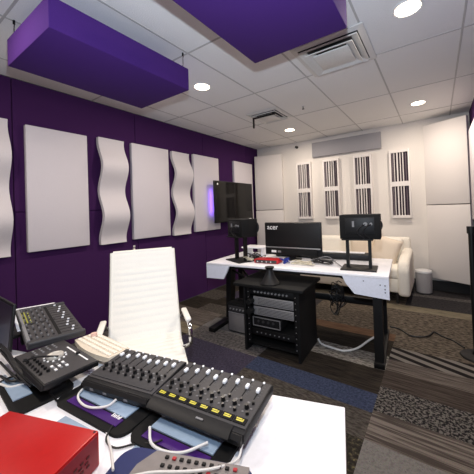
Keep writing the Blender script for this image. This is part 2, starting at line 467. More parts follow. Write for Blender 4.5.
# ------------------------------------------------------------------ television
t = thing('television', 'glossy black television mounted on the purple wall in front of two white panels', 'television', (.15, -1.045, 1.115))
MB().box((0,0,.35), (.035, 1.09, .70), bev=.006).build('housing', M['black_plastic'], t)
MB().box((.0185,0,.352), (.002, 1.065, .672)).build('screen', M['black_gloss'], t)
MB().cyl((.0202,-.475,.645), .017, .001, n=16, axis='x').build('power_badge', M['white_mark'], t)
MB().box((.0198,.44,.028), (.001, .08, .012)).build('maker_mark', M['white_mark'], t)
b = MB(); b.box((-.03,0,.35), (.03,.3,.3)); b.box((-.085,.12,.35), (.11,.06,.12)); b.box((-.143,.12,.35), (.012,.14,.24)); b.build('wall_mount', M['black_metal'], t)
MB().box((-.0215,-.40,.36), (.008,.012,.5)).build('backlight_strip', M['led'], t)

# ------------------------------------------------------------------ sofa
t = thing('sofa', 'cream two-seat sofa against the far wall behind the white desk', 'sofa', (2.09, -.55, 0))
b = MB()
b.box((0,.02,.24), (1.30,.74,.2), bev=.03, seg=3)
b.build('base', M['sofa'], t)
for s in (-1, 1):
    b = MB(); b.box((s*.325,-.06,.40), (.64,.62,.16), bev=.05, seg=4); b.build('seat_cushion', M['sofa'], t)
    b = MB(); b.box((s*.325,.27,.62), (.64,.2,.38), bev=.07, seg=4, rot=(-.16,0,0)); b.build('back_cushion', M['sofa'], t)
    b = MB()
    poly = [(-.43,.12),(.38,.12),(.40,.56),(.30,.66),(.1,.64),(-.2,.60),(-.38,.56),(-.44,.46)]
    b.prism(poly, s*.62, s*.76, plane='yz')
    o = b.build('arm', M['sofa'], t)
    md = o.modifiers.new('b', 'BEVEL'); md.width = .045; md.segments = 4
b = MB(); b.box((0,.38,.48), (1.46,.1,.66), bev=.04, seg=3); b.build('backrest', M['sofa'], t)
for sx in (-.6,.6):
    for sy in (-.3,.33):
        MB().cyl((sx,sy,.07), .018, .145, n=12, r2=.026).build('leg', M['black_base'], t)
def pillow(loc, rot, s, label):
    b = MB()
    def fn(sg):
        def g(u, v):
            x, y = u*2-1, v*2-1
            h = (max(0, (1-x**4))*max(0, (1-y**4)))**.5
            pin = 1-.08*(1-abs(x*y))*(abs(x)**3+abs(y)**3)/2
            return (x*s/2*pin, sg*h*.075, y*s/2*pin)
        return g
    b.grid(fn(1), 14, 14); b.grid(fn(-1), 14, 14)
    bmesh.ops.remove_doubles(b.bm, verts=b.bm.verts, dist=.0005)
    o = b.build('throw_pillow', M['cushion'], smooth=70); o.location = loc; o.rotation_euler = rot
    tag(o, label, 'cushion', 'cream pillows on the sofa')
pillow((2.52,-.56,.655), (-.35,.25,-.2), .38, 'cream throw pillow tilted against the right arm of the sofa')
pillow((2.2,-.5,.64), (-.38,-.12,.1), .36, 'cream throw pillow on the sofa, left of the tilted one')

t = thing('pedal_bin', 'pale grey round pedal bin beside the sofa at the far wall', 'bin', (2.97, -.205, 0), (0,0,-.25))
MB().lathe([(0,.004),(.1,.004),(.104,.02),(.108,.3),(0,.3)]).build('body', M['bin'], t)
MB().lathe([(.0,.302),(.111,.302),(.112,.316),(.105,.33),(.06,.343),(0,.347)]).build('lid', M['white_metal'], t)
MB().lathe([(0,0),(.1045,0),(.1065,.016),(.1,.02),(0,.02)]).build('base_ring', M['dark_grey'], t)
MB().box((0,-.12,.016), (.06,.05,.008), bev=.002).build('pedal', M['dark_grey'], t)

# ------------------------------------------------------------------ studio desk
DZ = .75
t = thing('studio_desk', 'white and black studio desk standing in the middle of the room', 'desk', (1.892, -2.25, 0), (0,0,.085))
W2 = .912; D2 = .395
MB().box((0, 0, DZ-.012), (2*W2, 2*D2, .024), bev=.003).build('tabletop', M['white_lam'], t)
for s in (-1, 1):
    b = MB()
    poly = [(s*W2, DZ-.024), (s*(W2-.36 if s > 0 else W2-.30), DZ-.024), (s*(W2-.335 if s > 0 else W2-.275), DZ-.08), (s*(W2-.265 if s > 0 else W2-.225), DZ-.165 if s > 0 else DZ-.165), (s*W2, DZ-.185 if s > 0 else DZ-.17)]
    b.prism(poly, -D2, -D2+.018, plane='xz')
    fp = b.build('fascia', M['lam_blue'], t)
    if s > 0:
        for dx, dz in ((.03,.055), (.03,.085), (.065,.052), (.19,.03), (.03,.11)):
            MB().cyl((s*(W2-dx), -D2-.001, DZ-dz-.02), .005, .004, n=10, axis='y').build('screw', M['dark_grey'], fp)
MB().box((0,-D2+.03,DZ-.035), (2*W2-.5,.02,.022)).build('front_rail', M['black_metal'], t)
for s in (-1, 1):
    lg = MB()
    x = s*(W2-(.095 if s > 0 else .06))
    yf = -D2+.055 if s > 0 else -.05
    lg.prism([(yf+.0, DZ-.024), (yf+.11, DZ-.024), (yf+.045, .04), (yf-.035, .04)], x-.035, x+.035, plane='yz')
    lr = MB(); lr.prism([(.20, DZ-.024), (.28, DZ-.024), (.26, .04), (.21, .04)], x-.03, x+.03, plane='yz')
    lg.build('front_leg', M['black_metal'], t); lr.build('rear_leg', M['black_metal'], t)
    MB().box((x, -.04 if s > 0 else -.06, .022), (.08, .72, .042), bev=.004).build('foot', M['black_metal'], t)
    MB().box((x, 0, DZ-.05), (.05, .68, .05)).build('side_rail', M['black_metal'], t)
b = MB(); b.tube([(-W2+.06,.18,.62),(-W2+.3,.18,.35)], .014, n=8, smooth=0); b.tube([(-W2+.06,-.04,.62),(-W2+.35,.2,.36)], .012, n=8, smooth=0); b.build('brace', M['black_metal'], t)
MB().box((0, .235, .325), (2*W2-.16, .03, .07), bev=.003).build('crossbar', M['black_metal'], t)
b = MB(); b.box((-.63,.25,.845), (.30,.22,.014), bev=.002); b.box((-.74,.25,.794), (.014,.2,.088)); b.box((-.50,.25,.794), (.014,.2,.088)); b.build('riser_shelf', M['white_lam'], t)

# speakers on twin-post stands
def stand(loc, rz, h, label):
    t = thing('speaker_stand', label, 'stand', loc, (0,0,rz), 'black twin-post speaker stands on the white desk')
    MB().box((0,0,.006), (.30,.24,.012), bev=.003).build('base_plate', M['black_metal'], t)
    for x in (-.095,.095):
        MB().box((x,0,h/2+.006), (.026,.04,h-.012)).build('post', M['black_metal'], t)
    MB().box((0,0,h-.004), (.26,.22,.010), bev=.002).build('top_plate', M['black_metal'], t)
    return t
def speaker(loc, rz, w, h, d, label):
    t = thing('studio_speaker', label, 'speaker', loc, (0,0,rz), 'black studio speakers lying sideways on the stands')
    MB().box((0,0,h/2), (w,d,h), bev=.006).build('cabinet', M['black_matte'], t)
    MB().box((.0,-d/2-.001,h*.55), (w*.72,.006,h*.66), bev=.002).build('rear_panel', M['black_plastic'], t)
    b = MB()
    b.box((-.05,-d/2-.008,h*.62), (.018,.012,.05)); b.cyl((.05,-d/2-.008,h*.62), .016, .014, axis='y'); b.cyl((.095,-d/2-.008,h*.62), .012, .014, axis='y')
    b.build('connectors', M['mid_grey'], t)
    for x0 in (.05,.095):
        MB().tube([(x0,-d/2-.012,h*.6),(x0-.03,-d/2-.05,h*.55),(x0-.06,-d/2-.045,h*.3),(x0-.01,-d/2-.03,h*.05)], .004).build('lead', M['cable_black'], t)
    for x in (-.11,.11):   # drivers on the listener side
        MB().lathe([(0,0),(.045,.008),(.06,.016),(.07,.004),(.07,0)], mt=None).build('driver', M['dark_grey'], t, loc=(x,d/2,h/2), rot=(-PI/2,0,0))
    return t
stand((2.565,-2.36,DZ), .12, .275, 'black twin-post stand carrying the right raised speaker, on the desk end')
speaker((2.59,-2.36,DZ+.277), .12, .335, .215, .20, 'black speaker on the right stand with its rear cables showing')
stand((1.315,-2.47,DZ), -.40, .275, 'black twin-post stand below the television at the left end of the desk')
speaker((1.335,-2.46,DZ+.277), -.40, .32, .19, .20, 'black speaker on the left stand overlapping the bottom of the television')

# computer monitor seen from behind
t = thing('computer_monitor', 'wide black computer monitor on the desk with its back to us', 'monitor', (1.815,-2.18,DZ), (0,0,.02))
MB().box((0,0,.225), (.68,.03,.37), bev=.006).build('housing', M['black_plastic'], t)
MB().box((0,-.022,.275), (.665,.016,.255), bev=.005).build('back_cover', M['black_plastic'], t)
MB().box((0,-.024,.128), (.66,.014,.012), bev=.003).build('silver_trim', M['silver'], t)
MB().box((0,-.032,.085), (.60,.03,.07), bev=.006).build('connector_bay', M['black_matte'], t)
MB().box((-.21,-.049,.085), (.06,.002,.026)).build('rating_label', M['white_mark'], t)
MB().box((-.14,-.049,.085), (.04,.002,.022)).build('small_label', M['mid_grey'], t)
MB().box((0,.0175,.23), (.64,.003,.33)).build('screen', M['black_gloss'], t)
text_mesh('acer', .082, 'maker_logo', M['white_mark'], t, (-.30,-.0306,.332), (PI/2,0,0))
b = MB(); b.lathe([(0,0),(.10,0),(.098,.01),(.03,.016),(0,.016)]); b.box((0,0,.05), (.07,.03,.08)); b.build('foot', M['black_plastic'], t)

# long keyboard at the back of the desk
t = thing('synthesizer_keyboard', 'long black music keyboard along the back edge of the desk', 'keyboard', (2.05,-1.95,DZ), (0,0,.085))
MB().box((0,0,.03), (1.04,.17,.06), bev=.008).build('case', M['black_plastic'], t)
MB().box((0,.035,.063), (.94,.08,.008)).build('keybed', M['white_paint'], t)

t = thing('audio_interface', 'flat red audio interface box left of the monitor on the desk', 'audio interface', (1.66,-2.45,DZ), (0,0,.12))
MB().box((0,0,.022), (.27,.14,.04), bev=.005).build('case', M['red_if'], t)
MB().box((0,-.071,.022), (.24,.004,.03)).build('front_plate', M['dark_grey'], t)
for k in range(4):
    MB().cyl((-.09+.05*k,-.077,.022), .008, .01, axis='y', n=12).build('knob', M['steel'], t)

def bundle(name, label, c, rx, ry, n, m, r=.004, seed=1, cat='cable', z=DZ, cnt=7, hh=.05):
    rnd = random.Random(seed); b = MB()
    for k in range(n):
        pts = []
        a = rnd.uniform(0, 6)
        for i in range(cnt):
            pts.append((c[0]+rx*rnd.uniform(-1,1)*.9, c[1]+ry*rnd.uniform(-1,1), z+r+rnd.random()*hh))
        b.tube(pts, r, n=6)
    return tag(b.build(name, m), label, cat)
bundle('cable_bundle', 'tangle of blue cable at the foot of the monitor', (1.83,-2.42), .06,.04, 3, M['cable_blue'], .005, 3)
bundle('cable_bundle', 'loose tangle of cream cables right of the monitor foot', (2.06,-2.44), .14,.05, 4, M['cable_cream'], .004, 5, hh=.04)
bundle('cable_bundle', 'black cables lying on the desk between monitor and right stand', (2.2,-2.3), .14,.07, 4, M['cable_black'], .004, 8, hh=.05)
bundle('cable_bundle', 'black cables coiled behind the left speaker stand', (1.42,-2.34), .12,.06, 4, M['cable_black'], .004, 11, hh=.06)
bundle('cable_bundle', 'small white cable heap beside the left speaker stand', (1.45,-2.5), .07,.04, 2, M['cable_cream'], .005, 12, hh=.05)
tag(MB().tube([(2.02,-2.38,DZ+.006),(2.15,-2.28,DZ+.05),(2.24,-2.24,DZ+.062),(2.34,-2.3,DZ+.02),(2.44,-2.45,DZ+.019)], .005).build('grey_cable', M['mid_grey']), 'grey cable arching over the desk toward the right stand', 'cable')

# ------------------------------------------------------------------ equipment rack
RX, RY = 1.885, -2.62
t = thing('equipment_rack', 'black open-fronted equipment rack under the front of the desk', 'rack', (RX, RY, 0), (0,0,.06))
b = MB(); b.box((-.275,0,.30), (.022,.44,.60)); b.build('side_panel', M['black_matte'], t)
b = MB(); b.box((.262,0,.30), (.022,.44,.60)); b.build('side_panel', M['black_matte'], t)
MB().box((-.03,-.0,.614), (.70,.50,.028), bev=.004).build('top_board', M['black_matte'], t)
MB().box((0,.21,.30), (.50,.016,.60)).build('back_panel', M['black_matte'], t)
MB().box((0,.02,.055), (.50,.38,.018)).build('bottom_shelf', M['black_matte'], t)
for s in (-1, 1):
    b = MB(); b.box((s*.236,-.205,.33), (.03,.012,.52))
    r_ = b.build('rack_rail', M['black_metal'], t)
    for k in range(10): MB().cyl((s*.236,-.213,.1+.05*k), .004, .004, n=8, axis='y').build('screw', M['silver'], r_)
def rackthing(name, label, cat, z, h, body, face, w=.44, dx=0, group=None):
    t = thing(name, label, cat, (RX, RY, z), (0,0,.06), group)
    MB().box((dx,-.04,h/2), (w,.28,h-.006), bev=.002).build('case', M[body], t)
    MB().box((dx,-.192,h/2), (w+.0,.01,h-.004), bev=.002).build('faceplate', M[face], t)
    return t
t = rackthing('rack_mixer', 'thin black unit with a row of small knobs at the top of the rack', 'audio processor', .525, .06, 'black_matte', 'black_plastic')
for k in range(10): MB().cyl((-.17+.036*k,-.202,.03), .009, .014, axis='y', n=12).build('knob', M['mid_grey'], t)
def amp(z, label):
    t = rackthing('power_amplifier', label, 'amplifier', z, .082, 'black_matte', 'silver', w=.40, dx=.01, group='silver-faced amplifiers in the rack')
    b = MB()
    for k in range(5): b.box((.03,-.198,.016+.0125*k), (.34,.003,.004))
    b.build('grille_slots', M['amp_slot'], t)
    MB().cyl((-.205,-.232,.04), .026, .07, axis='y', n=16).build('dial', M['black_matte'], t)
    return t
amp(.428, 'silver-faced amplifier, the upper of the two in the rack')
amp(.338, 'silver-faced amplifier, the lower of the two in the rack')
t = rackthing('audio_recorder', 'black recorder with a silver outline frame under the amplifiers', 'recorder', .235, .088, 'black_matte', 'black_plastic', w=.30, dx=-.06)
b = MB()
b.box((-.06,-.2,.082), (.28,.006,.006)); b.box((-.06,-.2,.006), (.28,.006,.006)); b.box((-.197,-.2,.044), (.006,.006,.08)); b.box((.077,-.2,.044), (.006,.006,.08))
b.build('trim_frame', M['silver'], t)
for k in range(4): MB().cyl((-.14+.05*k,-.203,.05), .011, .014, axis='y', n=12).build('knob', M['dark_grey'], t)
t = rackthing('patch_panel', 'dark blank-looking unit low in the rack below the recorder', 'patch panel', .15, .06, 'black_matte', 'black_metal')
for k in range(8): MB().cyl((-.16+.045*k,-.198,.03), .006, .005, axis='y', n=10).build('jack', M['mid_grey'], t)

t = thing('cone_stand', 'black cone-shaped stand on top of the equipment rack', 'stand', (1.86,-2.77,.628))
MB().lathe([(0,0),(.086,0),(.088,.010),(.076,.026),(.054,.062),(.034,.105),(.03,.135),(.042,.148),(.044,.156),(0,.158)]).build('body', M['black_plastic'], t)
MB().lathe([(.084,.0),(.092,.0),(.092,.006),(.084,.006)]).build('rubber_ring', M['black_matte'], t)

t = thing('guitar_amplifier', 'small black amplifier with grey grille on the floor left of the rack', 'amplifier', (1.36,-2.54,0), (0,0,.02))
MB().box((0,0,.165), (.265,.19,.305), bev=.01).build('cabinet', M['black_matte'], t)
MB().box((0,-.097,.12), (.235,.006,.19), bev=.002).build('grille', M['grey_mesh'], t)
MB().box((0,-.098,.262), (.235,.006,.06), bev=.002).build('control_panel', M['dark_grey'], t)
MB().box((0,-.1005,.222), (.235,.004,.008)).build('trim_strip', M['silver'], t)
for k in range(5): MB().cyl((-.085+.042*k,-.106,.262), .008, .012, axis='y', n=10).build('knob', M['silver'], t)
for x in (-.1,.1): MB().cyl((x,0,.0065), .014, .013, n=10).build('rubber_foot', M['black_matte'], t)
MB().tube([(-.05,0,.312),(-.045,0,.332),(.045,0,.332),(.05,0,.312)], .006).build('handle', M['black_plastic'], t)

tag(MB().tube([(2.15,-2.37,.02),(2.2,-2.42,.008),(2.3,-2.44,.006),(2.42,-2.44,.006),(2.52,-2.36,.02),(2.60,-2.2,.05),(2.66,-2.05,.05)], .009).build('white_cable', M['cable_white']), 'thick white cable looping along the floor between rack and right desk leg', 'cable')
tag(MB().tube([(2.70,-1.7,.006),(2.80,-1.72,.006),(2.9,-1.83,.008),(3.0,-1.82,.012),(3.06,-1.76,.014),(3.1,-1.64,.010),(3.17,-1.7,.006),(3.25,-1.75,.006),(3.33,-1.86,.006)], .007).build('floor_cable', M['cable_black']), 'black cable on the carpet running to the round-based pole', 'cable')
bundle('floor_cable', 'tangled dark cables hanging under the desk beside the rack', (2.25,-2.0), .1,.05, 4, M['cable_black'], .005, 21, z=.14, cnt=9, hh=.36)
tag(MB().tube([(2.24,-2.05,.70),(2.3,-2.08,.58),(2.42,-2.02,.56),(2.52,-2.02,.58),(2.6,-2.1,.62)], .006).build('hanging_cable', M['cable_black']), 'black cable sagging below the right half of the desk', 'cable')

t = thing('pole_stand', 'black pole on a round base at the right edge of the picture', 'stand', (3.405,-1.99,0))
MB().lathe([(0,0),(.115,0),(.118,.006),(.11,.016),(.03,.024),(.022,.05),(0,.05)]).build('round_base', M['black_metal'], t)
MB().cyl((0,0,.56), .021, 1.04, n=16).build('pole', M['black_metal'], t)
MB().cyl((0,0,1.08), .03, .06, n=16).build('clutch', M['black_plastic'], t)

# ------------------------------------------------------------------ white office chair
fa = math.atan2(-.56, .83)
t = thing('office_chair', 'white ribbed high-back office chair standing behind the mixing console', 'chair', (1.42,-3.77,0), (0,0,fa))
# local x = forward, y = left/right
ZB, ZT = .36, 1.005
xb, xt = -.06, -.385
WB = .455
def back(u, v, off=0):
    z = ZB+(ZT-ZB)*v
    x = xb+(xt-xb)*v - .02*math.sin(PI*v)
    rib = .0038*abs(math.sin(PI*v*15)) if .02 < v < .985 else 0
    if v > .80: rib *= .35
    y = (u-.5)*WB
    return (x+rib*(1-(2*u-1)**8)+off, y, z)
b = MB()
b.grid(lambda u,v: back(u,v,.022), 12, 120); b.grid(lambda u,v: back(u,v,-.012), 12, 120)
b.build('backrest', M['leather'], t, smooth=60)
b = MB()
for s in (0, 1):
    b.tube([tuple(Vector(back(s, v, .004))+Vector((0,(s-.5)*.012,0))) for v in [i/12 for i in range(13)]], .018, n=10, smooth=3)
b.tube([tuple(Vector(back(u, 1, .004))) for u in (0,.25,.5,.75,1)], .016, n=10, smooth=3)
b.build('back_frame', M['leather'], t, smooth=60)
b = MB()
def seat(u, v, off):
    x = -.09+.50*u; y = (v-.5)*(WB+.02)
    return (x, y, .37+off+.005*abs(math.sin(PI*u*11))+.02*math.cos(u*PI*.9) - (.06*max(0,u-.85)/.15 if off > 0 else .03*max(0,u-.85)/.15))
b.grid(lambda u,v: seat(u,v,.02), 66, 8); b.grid(lambda u,v: seat(u,v,-.025), 66, 8)
b.build('seat', M['leather'], t, smooth=60)
for s in (-1, 1):
    b = MB()
    y = s*(WB/2+.045)
    b.tube([(-.16,s*WB/2,.48),(-.15,y,.50),(-.08,y,.56),(.12,y,.57),(.24,y,.55),(.26,y,.49),(.2,y,.42),(.12,s*(WB/2-.02),.37)], .013, n=8)
    a = b.build('armrest', M['steel'], t)
    MB().box((.06,y,.578), (.24,.04,.022), bev=.01, seg=3).build('arm_pad', M['leather'], a)
MB().tube([tuple(Vector(back(.34,.985,-.02))), tuple(Vector(back(.34,1.0,-.03))+Vector((0,0,.03))), tuple(Vector(back(.345,1.0,-.02))+Vector((.01,0,.045)))], .009, n=8).build('hook', M['alu'], t)
b = MB(); b.cyl((.1,0,.23), .026, .24, n=16); b.build('gas_column', M['steel'], t)
MB().box((.1,0,.335), (.2,.16,.03), bev=.008).build('tilt_plate', M['black_metal'], t)
for k in range(5):
    a = k*2*PI/5+.3
    lg = MB(); lg.tube([(.1,0,.11),(.1+.15*math.cos(a),.15*math.sin(a),.095),(.1+.27*math.cos(a),.27*math.sin(a),.075)], .016, n=8)
    L = lg.build('base_leg', M['steel'], t)
    MB().cyl((.1+.27*math.cos(a),.27*math.sin(a),.03), .029, .022, n=16, axis='x').build('caster', M['black_plastic'], L)

# ------------------------------------------------------------------ near desk
FZ = .72
ua = math.atan2(.28, .96)    # direction of the long edge
t = thing('console_desk', 'white desk in the foreground carrying the mixing controllers', 'desk', (2.92,-4.125,0), (0,0,ua))
# local x to the left is negative, local y towards camera is negative
b = MB(); b.box((-1.02,-.40,FZ-.0125), (2.04,.80,.025), bev=.003); b.build('tabletop', M['white_lam'], t)
for x in (-1.96,-.08):
    for y in (-.07,-.73):
        MB().box((x,y,(FZ-.025)/2), (.05,.05,FZ-.025), bev=.003).build('leg', M['white_metal'], t)
MB().box((-1.02,-.73,FZ-.06), (1.86,.02,.07)).build('rail', M['white_metal'], t)

def frame3(o, zf, zb, depth):
    """tilt so that the local -y (camera) side is at zb, the far side at zf"""
    return math.atan2(zf-zb, depth)

def controller(cx, cy, ang, w, d, z_far, z_near, label, lit, lip):
    t = thing('fader_controller', label, 'mixing controller', (cx, cy, (z_far+z_near)/2), (math.atan2(z_far-z_near, d), 0, ang), 'eight-channel fader controllers on the near desk')
    th = .026
    b = MB(); b.box((0,0,-th/2), (w, d, th), bev=.004); b.build('case', M['black_plastic'], t)
    b = MB(); b.box((0,.004,.0012), (w-.006, d-.02, .003), bev=.001); b.build('faceplate', M['char_face'], t)
    # rear bulge with the ports, facing the camera
    poly = [(-d/2+.02,-.004),(-d/2-.003,-.002),(-d/2-.012,-.010),(-d/2-.010,-.024),(-d/2+.01,-.034),(-d/2+.05,-.034),(-d/2+.05,-.01)]
    b = MB(); b.prism(poly, -w/2+.004, w/2-.004, plane='yz'); rb = b.build('rear_housing', M['black_plastic'], t)
    for px in (-.09,-.03,.06): MB().box((px,-d/2-.0105,-.017), (.014,.005,.006)).build('port', M['mid_grey'], rb)
    if lip:
        b = MB(); b.prism([(-d/2+.012,.004),(-d/2-.006,.001),(-d/2-.019,-.008),(-d/2-.018,-.013),(-d/2-.008,-.012),(-d/2+.012,-.003)], -w/2+.01, w/2-.035, plane='yz')
        L = b.build('curved_lip', M['black_plastic'], t)
        MB().box((0.03,-d/2-.004,.0035), (.022,.005,.002)).build('small_logo', M['mid_grey'], L)
    n = 8; p = (w-.016)/n
    sl = MB(); pr_ = MB()
    V = lambda v: d/2 - v*d
    for k in range(n):
        x = -w/2+.008+p*(k+.5)
        xs = x
        sl.box((xs, V(.25), .0030), (.003, d*.34, .0012))
        for q in range(5): pr_.box((xs+.009, V(.12+.06*q), .0029), (.005,.0008,.0006))
        cv = .22 + .05*math.sin(k*1.7+cx*3) + (.05 if k == 6 else 0)
        b = MB(); b.box((xs, V(cv), .008), (.010, .016, .009), bev=.002); b.build('fader_cap', M['fader_cap'], t)
        MB().cyl((xs, V(.045), .0035), .0036, .003, n=12).build('touch_light', M['white_mark'], t)
        for kv, kr, kh, kx in ((.50,.0045,.007,.006), (.60,.0068,.011,-.004), (.70,.0050,.008,.007)):
            kb = MB(); kb.cyl((xs+kx, V(kv), .003+kh/2), kr, kh, n=14, r2=kr*.85); kb.build('knob', M['knob'], t)
        pr_.box((xs-.008, V(.505), .0032), (.008,.006,.0016)); pr_.box((xs-.009, V(.68), .0032), (.006,.005,.0016)); pr_.box((xs+.009, V(.60), .0032), (.006,.005,.0016))
        if lit:
            q = MB(); q.box((xs, V(.835), .0042), (p*.93, d*.10, .0024)); q.build('display', M['black_matte'], t)
            y_ = MB(); y_.box((xs-.004, V(.815), .0058), (p*.42,.0035,.0006)); y_.box((xs-.001, V(.845), .0058), (p*.52,.0035,.0006)); y_.box((xs+.008, V(.83), .0058), (.0035,.0075,.0006))
            y_.build('display_reading', M['yellow'], t)
    if not lit:
        q = MB(); q.box((0, V(.84), .0042), (w-.03, d*.08, .0024)); q.build('display_strip', M['dark_grey'], t)
    sl.build('fader_slots', M['black_matte'], t); pr_.build('printed_marks', M['grey_line'], t)
    return t
controller(2.594,-4.353, .124, .320, .188, .792, .780, 'right-hand fader controller with a lit row of yellow displays', True, True)
controller(2.280,-4.395, .19, .290, .184, .786, .772, 'middle fader controller without lit displays, between jog-wheel unit and right-hand controller', False, False)

# jog wheel unit
jw, jd = .315, .170
t = thing('jog_wheel_controller', 'dark control surface with silver jog wheel left of the fader controllers', 'mixing controller', (1.957,-4.520,.788), (.0, 0, -.03))
MB().box((0,0,-.009), (jw, jd, .018), bev=.004).build('case', M['black_plastic'], t)
MB().box((0,0,.0012), (jw-.008, jd-.008, .003), bev=.001).build('faceplate', M['char_face'], t)
b = MB(); b.prism([(-jd/2+.02,-.004),(-jd/2-.004,-.003),(-jd/2-.010,-.009),(-jd/2-.007,-.016),(-jd/2+.01,-.022),(-jd/2+.05,-.022),(-jd/2+.05,-.01)], -jw/2+.004, jw/2-.004, plane='yz'); b.build('rear_housing', M['black_plastic'], t)
jx, jy = -.012, .004
MB().lathe([(0,.003),(.027,.003),(.028,.010),(.026,.014),(.019,.015),(.017,.0135),(0,.0135)], (jx,jy,0)).build('jog_wheel', M['knob_silver'], t)
for k in range(12):
    a = 2*PI*k/12
    MB().cyl((jx+.038*math.cos(a), jy+.034*math.sin(a), .004), .0036, .004, n=10).build('lit_button', M['white_mark'], t)
for r0 in range(3):
    for c0 in range(3):
        MB().box((.058+.018*c0, -.030+.017*r0, .004), (.011,.008,.004)).build('key', M['white_mark' if (r0+c0) % 2 == 0 else 'mid_grey'], t)
for r0 in range(2):
    for c0 in range(7):
        MB().cyl((-.075+.026*c0, -.070+.022*r0, .007), .0055, .009, n=12).build('knob', M['knob'], t)
MB().box((.03,.062,.0032), (.18,.005,.001)).build('fader_slot', M['white_mark'], t)
b = MB()
for r0 in range(4):
    for k in range(3): b.box((-.135+.020*k,-.03+.022*r0,.0035), (.009,.007,.003))
b.build('key_grid', M['mid_grey'], t)
MB().box((.04,.062,.007), (.012,.012,.007), bev=.001).build('fader_cap', M['black_plastic'], t)
MB().tube([(jx+.03,jy+.0,.014),(jx-.02,jy-.05,.02),(jx-.045,jy-.085,.012)], .003, n=6).build('small_lead', M['cable_black'], t)

# black folded stands under the controllers
def unit_stand(cx, cy, ang, w, d, label, strip, z=FZ):
    t = thing('controller_stand', label, 'stand', (cx, cy, z), (0,0,ang), 'black rounded stands under the controllers')
    b = MB()
    r = .035; pts = []
    for (sx, sy, a0) in ((1,1,0),(-1,1,PI/2),(-1,-1,PI),(1,-1,3*PI/2)):
        for k in range(7):
            a = a0+k*PI/12
            pts.append((sx*(w/2-r)+r*math.cos(a), sy*(d/2-r)+r*math.sin(a)))
    b.prism(pts, .001, .010); b.build('base_plate', M['black_matte'], t)
    for s in (-1, 1):
        MB().box((s*w*.36, d*.22, .022), (.03,.05,.026), bev=.003).build('support', M['black_matte'], t)
    if strip:
        MB().box((0,-d/2+.032,.0115), (w*.72,.026,.003)).build('purple_label', M['purple_strip'], t)
        MB().box((.0,-d/2+.082,.0125), (w*.72,.062,.005), bev=.001).build('pale_window', M['pale_blue'], t)
    return t
s1 = unit_stand(2.275,-4.478,.10,.335,.19,'black rounded stand with purple lettered label under the middle controller', True)
b = MB()
for k, (dx, hh) in enumerate(((0,.016),(.007,.010),(.013,.010),(.020,.016),(.027,.009),(.032,.014))):
    b.box((.075+dx,-.092+.044+(hh-.016)/2,.0134), (.0035,hh,.001))
b.build('lettering', M['white_mark'], s1)
unit_stand(2.59,-4.435,.12,.29,.19,'black stand with a pale blue window and purple label under the right-hand controller', True)
s3 = unit_stand(1.96,-4.585,-.08,.28,.17,'black stand under the jog-wheel controller with an angled front', False)
MB().box((-.03,-.045,.0115), (.17,.05,.004)).build('pale_window', M['pale_blue'], s3)
tag(MB().box((0,0,.002), (.17,.05,.004), bev=.001).build('pale_card', M['pale_blue'], loc=(2.585,-4.545,FZ), rot=(0,0,.13)), 'pale blue card on the desk in front of the right-hand controller stand', 'card')
tag(MB().box((0,0,.0015), (.14,.045,.003), bev=.001).build('pale_card', M['pale_blue'], loc=(2.29,-4.605,FZ), rot=(0,0,.12)), 'pale blue card lying between red box and middle controller stand', 'card')

# large mixer at the left
mw, md_ = .207, .433
mang = math.atan2(.19, .13)      # near edge direction
t = thing('mixing_console', 'tilted grey mixing console with rows of knobs at the left, against the purple wall', 'mixer', (1.597,-4.413,.823), (0,0,0))
Rm = Matrix.Rotation(1.384,3,'Z') @ Matrix.Rotation(.085,3,'X') @ Matrix.Rotation(.056,3,'Y')
ex, ey, ez = Rm.col[0].copy(), Rm.col[1].copy(), Rm.col[2].copy()
t.rotation_euler = Matrix((ex,ey,ez)).transposed().to_euler()
MB().box((0,0,-.010), (mw,md_,.020), bev=.005).build('case', M['dark_grey'], t)
MB().box((0,0,.0012), (mw-.014,md_-.014,.003)).build('faceplate', M['char_face'], t)
b = MB(); b.box((0,-md_/2+.010,.000), (mw,.022,.020), bev=.007, seg=3); b.build('end_cheek', M['dark_grey'], t)
b = MB(); b.box((0,md_/2-.010,.002), (mw,.02,.014), bev=.007, seg=3); b.build('end_cheek', M['dark_grey'], t)
b = MB(); b.box((-mw/2+.006,0,.006), (.012,md_-.04,.016), bev=.003); b.build('meter_bridge', M['mid_grey'], t)
nC = 12
kn = 0
for k in range(nC):
    y = -md_/2+.045+k*(md_-.08)/(nC-1)
    for q, x in enumerate((-.085,-.066,-.047,-.028,-.009)):
        if kn < 100:
            MB().cyl((x,y,.006), .0036, .007, n=10).build('knob', M['mid_grey' if (q+k) % 2 else 'dark_grey'], t); kn += 1
    MB().box((.062+.010*math.sin(k*2.1),y,.007), (.009,.006,.006), bev=.001).build('fader_cap', M['fader_cap'], t)
b = MB()
for k in range(nC):
    y = -md_/2+.045+k*(md_-.08)/(nC-1)
    b.box((.055,y,.0032), (.07,.0025,.001))
b.build('fader_slots', M['black_matte'], t)
MB().box((-.03,.0,.0034), (.11,.006,.001)).build('divider', M['black_matte'], t)
b = MB()
for q in range(3): b.box((-.094+.013*q+.004, .09, .0042), (.005,.15,.002))
b.build('lamp_columns', M['olive'], t)
MB().box((.012,0,.0032), (.012,md_-.05,.0012)).build('black_band', M['black_matte'], t)
b = MB(); b.box((-.04,md_*.2,-.072), (.1,.05,.086)); b.build('prop_block', M['black_matte'], t)
o = MB().box((0,0,0), (.19,.30,.006), bev=.002).build('white_board', M['paper'])
Mx = Matrix((ex,ey,ez)).transposed().to_4x4(); ctr = Vector((1.597,-4.413,.823)) + ey*.165 - ez*.0245 + ex*-.018
o.matrix_world = Matrix.Translation(ctr) @ Mx
tag(o, 'white sheet of board sticking out beneath the far end of the mixing console', 'board')

